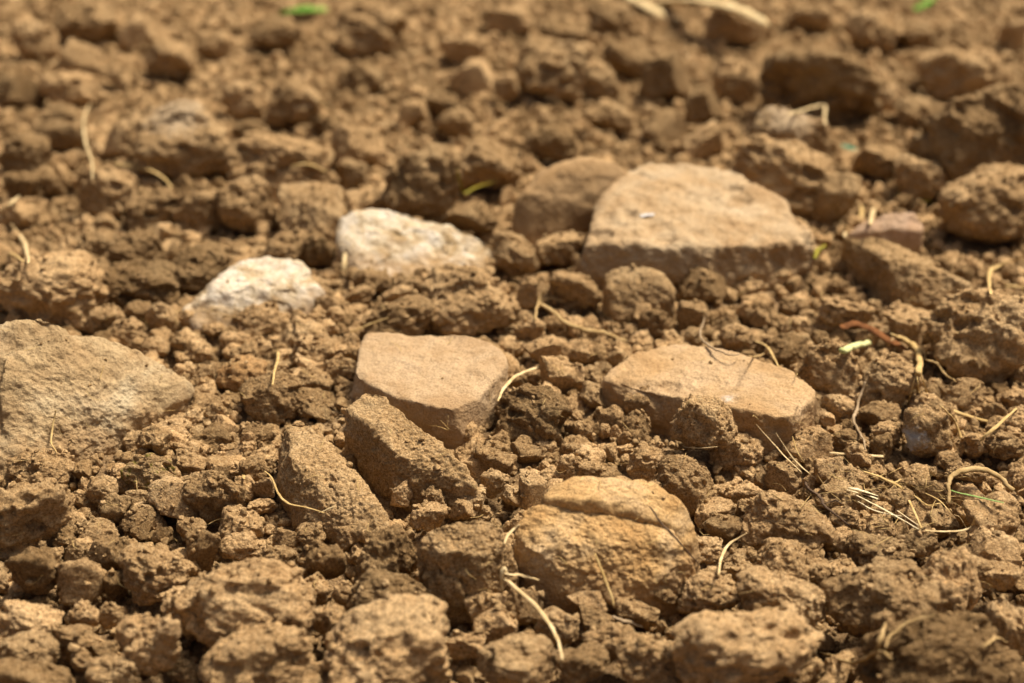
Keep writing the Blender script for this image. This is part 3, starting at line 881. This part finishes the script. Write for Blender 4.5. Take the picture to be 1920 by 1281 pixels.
crumb_set('outlying_soil_clods', 'ploughed soil lumps of the surrounding field', midp, 10, x[m], y[m], 0.009, 0.032, 1.7, 0.4)

# ------------------------------------------------------------------ straw, roots, leaves, twigs: laid on whatever lies under them
# how far away the surfaces under each part of the view are: the points of all built meshes, at half the photo's size
bpy.context.view_layer.update()
DW, DH = 640, 427
DEP = np.full((DH, DW), 1e9)
def splat(W):
    q = W - C0
    z = q @ np.array([0, CP, -SP])
    ok = z > 0.05
    q, z = q[ok], z[ok]
    u = q[:, 0] / z * FPX + PW / 2
    v = -(q @ np.array([0, SP, CP])) / z * FPX + PH / 2
    iu, iv = (u / PW * DW).astype(int), (v / PH * DH).astype(int)
    ok = (iu >= 0) & (iu < DW) & (iv >= 0) & (iv < DH)
    np.minimum.at(DEP, (iv[ok], iu[ok]), z[ok])
_VC = {}
for ob in list(COL.objects):
    if ob.type != 'MESH' or ob.get('kind') == 'stuff': continue
    me = ob.data
    if me.name not in _VC:
        a = np.empty(len(me.vertices) * 3, dtype=np.float32); me.vertices.foreach_get('co', a)
        _VC[me.name] = a.reshape(-1, 3).astype(np.float64)
    M = np.array(ob.matrix_world)
    splat(_VC[me.name] @ M[:3, :3].T + M[:3, 3])
for P in CRUMB_TOPS:
    splat(P)
def hit_depth(u, v):
    iu, iv = int(np.clip(u / PW * DW, 1, DW - 2)), int(np.clip(v / PH * DH, 1, DH - 2))
    d = DEP[iv - 1:iv + 2, iu - 1:iu + 2]
    d = d[d < 1e8]
    return float(np.median(d)) if len(d) else None

def smooth_path(pts, n):
    P = np.array(pts, dtype=float)
    Q = np.vstack([2 * P[0] - P[1], P, 2 * P[-1] - P[-2]])
    seg = len(P) - 1
    out = []
    for t in np.linspace(0, seg - 1e-6, n):
        i = int(t); f = t - i
        a, b, c, d = Q[i], Q[i + 1], Q[i + 2], Q[i + 3]
        out.append(0.5 * (2 * b + (c - a) * f + (2 * a - 5 * b + 4 * c - d) * f * f + (3 * b - a - 3 * c + d) * f ** 3))
    return np.array(out)

M_STRAW = plant_material('dry_straw', (0.38, 0.25, 0.09), (0.54, 0.39, 0.17))
M_PALE = plant_material('pale_straw', (0.44, 0.31, 0.14), (0.62, 0.49, 0.27))
M_BRIGHT = plant_material('bleached_straw', (0.60, 0.48, 0.26), (0.78, 0.68, 0.45))
M_ROOT = plant_material('brown_root', (0.29, 0.19, 0.075), (0.45, 0.315, 0.145))
M_GREYROOT = plant_material('grey_stem', (0.22, 0.155, 0.085), (0.36, 0.265, 0.16))
M_DARK = plant_material('dark_twig', (0.045, 0.030, 0.022), (0.13, 0.085, 0.05))
M_LEAFB = plant_material('dead_leaf', (0.09, 0.036, 0.014), (0.24, 0.10, 0.035))
M_GREEN = plant_material('green_leaf', (0.06, 0.16, 0.02), (0.12, 0.26, 0.035))
M_PGREEN = plant_material('pale_green_stalk', (0.42, 0.44, 0.16), (0.60, 0.60, 0.32))
M_BLADE = plant_material('green_blade', (0.16, 0.26, 0.07), (0.26, 0.36, 0.12))
M_TEAL = plant_material('teal_fleck', (0.04, 0.20, 0.12), (0.07, 0.28, 0.18))
M_OLIVE = plant_material('olive_leaf', (0.10, 0.12, 0.02), (0.30, 0.22, 0.03))
M_CHIP = plant_material('white_chip', (0.55, 0.53, 0.50), (0.68, 0.66, 0.63))

def strand_geometry(pts, wpx, flat=0.45, taper=(0.6, 1.0, 0.5), lift=1.0, n=None, kink=0.05, sides=8):
    n = n or max(10, 5 * len(pts))
    path = smooth_path(pts, n)
    kr = np.random.default_rng(int(abs(pts[0][0] * 7 + pts[0][1])))
    kn = np.cumsum(kr.normal(size=(n, 2)), axis=0); kn -= np.linspace(0, 1, n)[:, None] * kn[-1]      # kinks
    path = path + kn * min(kink * wpx, 1.0)
    dep = [hit_depth(u, v) for u, v in path]
    good = [(i, d) for i, d in enumerate(dep) if d]
    t = np.array([i for i, _ in good]) / (n - 1); dv = np.array([d for _, d in good])
    deg = 2 if len(good) > 6 else 1
    w8 = np.ones(len(dv))
    for it in range(3):                                  # fit, trusting the nearer hits
        cf = np.polyfit(t, dv, deg, w=w8)
        res = dv - np.polyval(cf, t)
        w8 = np.where(res > 0.004, 0.25, 1.0)
    s = np.linspace(0, 1, n)
    D = np.polyval(cf, s) - max(0.0, np.percentile(np.polyval(cf, t) - dv, 95))
    C = []
    rad = wpx * 0.41 * float(np.mean(D)) / FPX
    D = D - rad * lift - 0.0015                                   # resting on what lies under it
    for (u, v), d in zip(path, D):
        C.append(C0 + ray(u, v) * d)
    C = np.array(C)
    prof = np.interp(s, [0, 0.5, 1], taper)
    tang = np.gradient(C, axis=0); tang /= np.linalg.norm(tang, axis=1)[:, None] + 1e-12
    V, F = [], []
    up = np.array([0.1, -0.35, 1.0])
    rr = random.Random(int(pts[0][0] * 13 + pts[0][1]))
    for i in range(n):
        e1 = np.cross(tang[i], up); e1 /= np.linalg.norm(e1) + 1e-12
        e2 = np.cross(e1, tang[i])
        k = rad * prof[i] * (1 + 0.10 * math.sin(i * 1.7 + pts[0][0]) + rr.uniform(-.06, .06))
        for q in range(sides):
            a = 2 * math.pi * q / sides
            V.append(C[i] + e1 * math.cos(a) * k + e2 * math.sin(a) * k * flat)
    for i in range(n - 1):
        for q in range(sides):
            a, b = i * sides + q, i * sides + (q + 1) % sides
            F.append((a, b, b + sides, a + sides))
    V.append(C[0] - tang[0] * rad * .2); V.append(C[-1] + tang[-1] * rad * .2)
    c0, c1 = len(V) - 2, len(V) - 1
    for q in range(sides):
        F.append((c0, (q + 1) % sides, q, q))
        b = (n - 1) * sides
        F.append((c1, b + q, b + (q + 1) % sides, b + (q + 1) % sides))
    return np.array(V), F

def poly_mesh(name, V, F, mat):
    me = bpy.data.meshes.new(name)
    FF = []
    for f in F:
        g = []
        for q in f:
            if q not in g: g.append(int(q))
        if len(g) > 2: FF.append(g)
    me.from_pydata([tuple(map(float, v)) for v in V], [], FF)
    me.polygons.foreach_set('use_smooth', np.full(len(me.polygons), True))
    me.materials.append(mat); me.update()
    return me

GROUPS = {'straw': 'dry straw pieces on the soil', 'root': 'exposed roots on the soil', 'twig': 'dark twigs on the soil'}
def strand(name, label, cat, pts, w, mat, branches=(), **kw):
    """one stem; branches are children named in the list (name, pts, w)"""
    if cat in ('root', 'twig'): kw.setdefault('kink', 0.13); kw.setdefault('flat', 0.75)
    V, F = strand_geometry(pts, w, **kw)
    if cat == 'leaf' or not branches:
        o0 = V.mean(0)
        ob = link(name, poly_mesh(name, V - o0, F, mat)); ob.location = o0
    else:
        o0 = V.mean(0)
        ob = bpy.data.objects.new(name, None); COL.objects.link(ob); ob.location = o0
        link('main_stem', poly_mesh('main_stem', V - o0, F, mat), ob)
        for (bn, bp, bw) in branches:
            V2, F2 = strand_geometry(bp, bw, **kw)
            link(bn, poly_mesh(bn, V2 - o0, F2, mat), ob)
    tag(ob, label, cat, GROUPS.get(cat))
    return ob

ST = 'straw_piece'
strand(ST, 'bent yellow straw lying below the pale-capped clod, upper left', 'straw', [(215, 308), (268, 316), (300, 330), (322, 352)], 8, M_STRAW)
strand(ST, 'thin upright pale stem at upper left', 'straw', [(168, 195), (157, 225), (160, 265), (172, 300), (174, 335)], 6, M_PALE, lift=2)
strand('root_piece', 'pale curved root sticking up at the left edge', 'root', [(22, 420), (40, 448), (51, 470), (52, 494)], 11, M_PALE, lift=2)
strand(ST, 'short straw tip poking out beside the curved root at left edge', 'straw', [(2, 472), (25, 478), (45, 491)], 8, M_STRAW)
strand(ST, 'stubby pale straw bit at the far left edge', 'straw', [(10, 392), (36, 368)], 10, M_PALE)
strand(ST, 'thick pale straw stub beside the perched rounded clod', 'straw', [(592, 186), (608, 195), (628, 206)], 13, M_PALE, lift=2)
strand(ST, 'straw lying along the flat cracked crust', 'straw', [(545, 312), (580, 308), (612, 321)], 7, M_STRAW)
strand(ST, 'upright pale straw leaning on the long cream-white stone', 'straw', [(640, 524), (645, 485), (652, 438)], 14, M_PALE, taper=(1.0, 0.8, 0.35), lift=1)
strand(ST, 'curved cut straw right of the pinkish square stone', 'straw', [(934, 752), (945, 730), (968, 706), (1012, 687)], 9, M_PALE, taper=(0.5, 1, 0.8), lift=2)
strand('straw_husk', 'broad pale straw husk at the top edge, right of centre', 'straw', [(1176, -4), (1225, 16), (1276, 40)], 36, M_PALE, flat=0.35, lift=2)
strand('straw_husk', 'longer pale husk at the top edge beside the broad one', 'straw', [(1240, 4), (1310, 6), (1385, 18), (1440, 46)], 40, M_PALE, flat=0.35, taper=(1, 1, 0.6), lift=2)
strand(ST, 'folded straw on top of the angular pale-topped clod', 'straw', [(1476, 214), (1510, 205), (1540, 197), (1546, 206), (1547, 234)], 9, M_PALE, lift=2)
strand('root_piece', 'forked brown root lying before the flat-faced block', 'root', [(1012, 570), (1032, 582), (1058, 600), (1085, 612), (1125, 620), (1160, 632), (1200, 640)], 13, M_ROOT,
       [('branch', [(1004, 600), (1006, 575), (1012, 556), (1022, 545)], 7), ('branch', [(1012, 568), (1034, 560), (1060, 566)], 5)], taper=(0.7, 1, 0.6), lift=5)
strand('root_piece', 'thin brown root behind the left end of the orange slab', 'root', [(1180, 630), (1200, 636), (1232, 644), (1275, 641)], 6, M_ROOT, lift=2)
strand('root_piece', 'hooked purplish root lying over the back of the orange slab', 'root', [(1322, 596), (1315, 620), (1322, 642), (1345, 660), (1368, 668), (1386, 664)], 6, M_GREYROOT, lift=1.5)
strand(ST, 'short straw standing behind the orange slab', 'straw', [(1355, 586), (1378, 562), (1405, 536)], 9, M_STRAW, taper=(0.8, .8, 0.4))
strand(ST, 'straw bent over the back edge of the orange slab', 'straw', [(1416, 640), (1438, 650), (1450, 668), (1460, 688)], 7, M_STRAW)
strand('root_piece', 'thin root curving behind the straw on the orange slab', 'root', [(1404, 668), (1425, 666), (1440, 656)], 5, M_ROOT)
strand('dead_leaf', 'curled reddish-brown dead leaf lying at right', 'leaf', [(1575, 612), (1600, 610), (1630, 620), (1660, 640), (1690, 655), (1712, 660)], 22, M_LEAFB, flat=0.3, taper=(0.7, 1, 0.4), lift=1.5)
strand('stalk_piece', 'pale green cut stalk beside the curled brown leaf', 'stalk', [(1580, 658), (1602, 650), (1628, 643)], 17, M_PGREEN, flat=0.8, taper=(1, 1, 0.9), lift=1)
strand('root_piece', 'thick yellow root standing beside the huge overhanging clod', 'root', [(1672, 628), (1692, 632), (1712, 646), (1722, 668), (1722, 700)], 16, M_STRAW,
       [('branch', [(1718, 690), (1712, 720), (1702, 760)], 4), ('branch', [(1724, 690), (1730, 715), (1742, 745)], 4), ('branch', [(1720, 695), (1720, 725), (1724, 752)], 5)], taper=(0.4, 1, 0.9), lift=2)
strand('root_piece', 'brown root dipping into the gap below the huge overhanging clod', 'root', [(1738, 672), (1765, 684), (1778, 702), (1792, 716)], 7, M_ROOT)
strand(ST, 'long straw pointing right, below the huge overhanging clod', 'straw', [(1718, 732), (1755, 757), (1805, 775), (1852, 790)], 10, M_STRAW, taper=(0.7, 1, 0.8), lift=2)
strand(ST, 'straw slanting down across the spotted rounded clod', 'straw', [(1765, 762), (1786, 785), (1800, 815), (1812, 848)], 10, M_STRAW, lift=2)
strand(ST, 'straw slanting up to the right near the right edge', 'straw', [(1832, 832), (1868, 800), (1906, 766)], 9, M_STRAW, lift=2)
strand(ST, 'thin straw under the long pointing straw at right', 'straw', [(1790, 775), (1802, 800), (1816, 828)], 6, M_ROOT)
strand(ST, 'angled yellow straw at the right edge with a knee', 'straw', [(1858, 552), (1856, 525), (1860, 505), (1880, 494), (1926, 480)], 11, M_STRAW, lift=3)
strand(ST, 'low straw lying behind the angled yellow one', 'straw', [(1872, 536), (1895, 537), (1925, 540)], 8, M_STRAW)
strand('root_piece', 'twisted grey stem right of the orange slab', 'root', [(1622, 716), (1612, 745), (1606, 768), (1602, 790), (1614, 815), (1622, 842)], 8, M_GREYROOT, lift=2)
strand(ST, 'cream straw lying flat right of the crumbly front clods', 'straw', [(1556, 850), (1605, 854), (1656, 856)], 8, M_PALE, taper=(0.6, 1, 1))
strand('root_piece', 'thick pale arched root near the right edge', 'root', [(1778, 945), (1777, 905), (1784, 889), (1810, 880), (1842, 879), (1872, 893), (1900, 920)], 14, M_ROOT, taper=(0.5, 1.1, 0.9), lift=3)
strand('green_leaf', 'green grass blade passing under the thick arched root', 'leaf', [(1778, 918), (1825, 930), (1882, 943)], 7, M_BLADE, flat=0.3)
strand(ST, 'frayed straw stalk curving through the straw tangle at right', 'straw', [(1620, 885), (1655, 898), (1690, 915), (1708, 945), (1728, 990)], 9, M_STRAW,
       [('branch', [(1690, 915), (1715, 930), (1740, 948), (1770, 942)], 6), ('branch', [(1640, 890), (1672, 905), (1700, 893)], 5)], lift=2)
for k, (pp, w, lb) in enumerate([
    ([(1588, 918), (1650, 938), (1722, 985)], 5, 'upper straw fibre in the straw tangle at right'),
    ([(1600, 926), (1655, 955), (1722, 992)], 5, 'middle straw fibre in the straw tangle at right'),
    ([(1608, 940), (1640, 958), (1690, 968)], 4, 'lower short fibre in the straw tangle at right'),
    ([(1590, 914), (1620, 920), (1652, 932)], 9, 'flat chaff strip at the left end of the straw tangle'),
    ([(1735, 925), (1760, 938), (1782, 960)], 4, 'fine loop of fibre above the straw tangle')]):
    strand(ST, lb, 'straw', pp, w, M_BRIGHT if k < 4 else M_STRAW, lift=2)
strand(ST, 'hook-tipped straw at the right end of the straw tangle', 'straw', [(1735, 995), (1775, 996), (1812, 994), (1824, 985), (1829, 970)], 6, M_PALE, [('branch', [(1790, 966), (1800, 972), (1812, 990)], 6)], lift=2)
strand('twig_piece', 'black knotty twig lying among crumbs left of the straw tangle', 'twig', [(1506, 890), (1512, 912), (1528, 930), (1540, 945), (1562, 962), (1592, 985)], 8, M_DARK,
       [('branch', [(1545, 945), (1565, 938), (1578, 946)], 4)], lift=2)
strand(ST, 'fine straw crossing the foot of the orange slab, lower one', 'straw', [(1418, 796), (1462, 845), (1502, 885)], 4, M_PALE, lift=2)
strand(ST, 'fine straw crossing the foot of the orange slab, upper one', 'straw', [(1455, 812), (1490, 862), (1530, 898)], 4, M_PALE, lift=2)
strand(ST, 'short fine straw right of the two crossing ones', 'straw', [(1486, 818), (1494, 845), (1508, 868)], 3.5, M_STRAW, lift=2)
strand(ST, 'long fine pale straw in front of the dark rough clod', 'straw', [(1236, 830), (1280, 845), (1335, 849)], 4, M_PALE, lift=1.5)
strand(ST, 'short fine pale straw above the long fine one', 'straw', [(1282, 838), (1310, 840), (1345, 838)], 4, M_PALE, lift=1.5)
strand(ST, 'straw curving across crumbs left of the elongated humped clod', 'straw', [(496, 884), (510, 900), (520, 926), (540, 945), (575, 953), (608, 962)], 6, M_STRAW, lift=2)
strand(ST, 'short straw tip on the elongated humped clod', 'straw', [(598, 962), (612, 956), (628, 949)], 5, M_PALE)
strand('straw_husk', 'curled pale husk on the blocky clod', 'straw', [(446, 866), (452, 880), (458, 898)], 11, M_STRAW, flat=0.3, taper=(0.9, 1, 0.5), lift=1)
strand('root_piece', 'thin orange root lying on the face of the boulder', 'root', [(104, 770), (100, 795), (95, 825), (106, 848)], 5, M_STRAW, lift=1)
strand(ST, 'short yellow straw standing on the rough dark clod', 'straw', [(511, 722), (514, 700), (520, 672), (519, 645)], 8, M_STRAW, taper=(0.5, 0.8, 1.1), lift=2)
strand(ST, 'yellow straw lying above the left corner of the pinkish square stone', 'straw', [(656, 624), (690, 610), (728, 596)], 8, M_STRAW, taper=(0.4, 1, 0.5))
strand(ST, 'long pale bent straw in the front centre foreground', 'straw', [(944, 1085), (960, 1096), (1000, 1132), (1030, 1170), (1046, 1200), (1054, 1236)], 12, M_PALE,
       [('branch', [(942, 1108), (940, 1085), (946, 1066), (952, 1078)], 12), ('branch', [(948, 1076), (975, 1080), (1010, 1088)], 9)], lift=3)
strand(ST, 'brownish straw standing against the front of the layered ochre stone', 'straw', [(1116, 1038), (1130, 1075), (1142, 1110), (1153, 1140)], 8, M_STRAW, lift=3)
strand(ST, 'pale arched straw right of the layered ochre stone', 'straw', [(1348, 1078), (1352, 1050), (1366, 1022), (1400, 1000)], 8, M_PALE, lift=3)
strand('twig_piece', 'thin dark twig lying down the right side of the layered ochre stone', 'twig', [(1218, 950), (1245, 980), (1275, 1015), (1308, 1055)], 6, M_DARK, lift=1.5)
strand(ST, 'short pale straw wedged at the left side of the layered ochre stone', 'straw', [(946, 1020), (955, 1002), (974, 984)], 8, M_PALE, lift=1)
strand('root_piece', 'looping brown root in the lower right foreground', 'root', [(1535, 1222), (1570, 1236), (1610, 1240), (1640, 1228), (1660, 1222), (1672, 1236)], 12, M_ROOT,
       [('branch', [(1640, 1222), (1650, 1200), (1660, 1168)], 11), ('branch', [(1660, 1215), (1678, 1185), (1710, 1162), (1752, 1154)], 9)], lift=3)
strand('root_piece', 'small arched root at the right edge near the bottom', 'root', [(1838, 1216), (1852, 1202), (1870, 1194), (1888, 1204)], 8, M_ROOT, lift=3)
strand('twig_piece', 'short grey stick among the foreground crumbs', 'twig', [(1150, 1158), (1175, 1166), (1205, 1176)], 11, M_GREYROOT, lift=1)
strand('root_piece', 'wispy pale rootlet under the front corner of the pinkish square stone', 'root', [(800, 796), (822, 800), (842, 806), (826, 788)], 2.2, M_STRAW)
strand('grass_leaf', 'bright green leaf at the top edge, left of centre', 'leaf', [(525, 26), (565, 20), (610, 16)], 30, M_GREEN, flat=0.25, taper=(0.4, 1, 0.6), lift=5)
strand('grass_leaf', 'small green blade at the top edge, far right', 'leaf', [(1712, 18), (1730, 10), (1752, -2)], 20, M_GREEN, flat=0.3, lift=5)
strand('green_fleck', 'tiny teal-green fleck right of the folded straw', 'leaf', [(1578, 272), (1592, 277), (1606, 280)], 13, M_TEAL, flat=0.3, lift=2)
strand('leaf_sprig', 'dark olive leaf sprig behind the long cream-white stone', 'leaf', [(858, 318), (862, 340), (868, 362), (890, 352), (930, 340)], 8, M_OLIVE, flat=0.4, lift=2)
strand('leaf_sprig', 'flat olive leaf bits below the dark right-edge clod', 'leaf', [(1684, 362), (1695, 375), (1715, 380), (1742, 376)], 10, M_OLIVE, flat=0.4, lift=2)
strand('yellow_leaf', 'yellow-green leaf at the right end of the big buff stone', 'leaf', [(1528, 485), (1534, 468), (1548, 458)], 13, M_OLIVE, flat=0.3, lift=2)
strand('straw_husk', 'pale split husk standing behind the small pink stone', 'straw', [(1610, 418), (1616, 398), (1612, 382)], 11, M_STRAW, flat=0.4, lift=2)
strand('straw_husk', 'cream straw stub standing left of the small pink stone', 'straw', [(1632, 422), (1638, 400), (1642, 386)], 12, M_PALE, flat=0.6, lift=2)
strand('straw_husk', 'tiny cream stub at the left end of the diagonal clay ridge', 'straw', [(1584, 444), (1585, 422)], 10, M_PALE, flat=0.6, lift=2)
strand('white_chip', 'tiny white chip lying on top of the big buff stone', 'chip', [(1201, 405), (1213, 404), (1226, 403)], 9, M_CHIP, flat=0.3, taper=(1, 1, 1), lift=0.3)

# fine root hairs: nobody could count them
HV, HF = [], []
rr = random.Random(5)
for k in range(210):
    u, v = rr.uniform(20, 1900), rr.uniform(560, 1120)
    if k > 120: u, v = rr.gauss(1660, 95), rr.gauss(930, 34)
    a = rr.uniform(0, 6.28); l = rr.uniform(12, 42) * (1.5 if k > 120 else 1)
    if k > 120 and k % 2: a = rr.gauss(0.55, 0.35)
    pts = [(u, v), (u + math.cos(a) * l * .5 + rr.uniform(-6, 6), v + math.sin(a) * l * .35 + rr.uniform(-6, 6)), (u + math.cos(a) * l, v + math.sin(a) * l * .7)]
    try:
        V, F = strand_geometry(pts, rr.uniform(1.2, 2.4), lift=3, n=9, sides=4)
    except Exception: continue
    off = len(HV)
    HV.extend(list(V)); HF.extend([tuple(q + off for q in f) for f in F])
tag(link('fine_root_hairs', poly_mesh('fine_root_hairs', HV, HF, M_STRAW)), 'fine root hairs strewn over the soil', 'root hairs', kind='stuff')
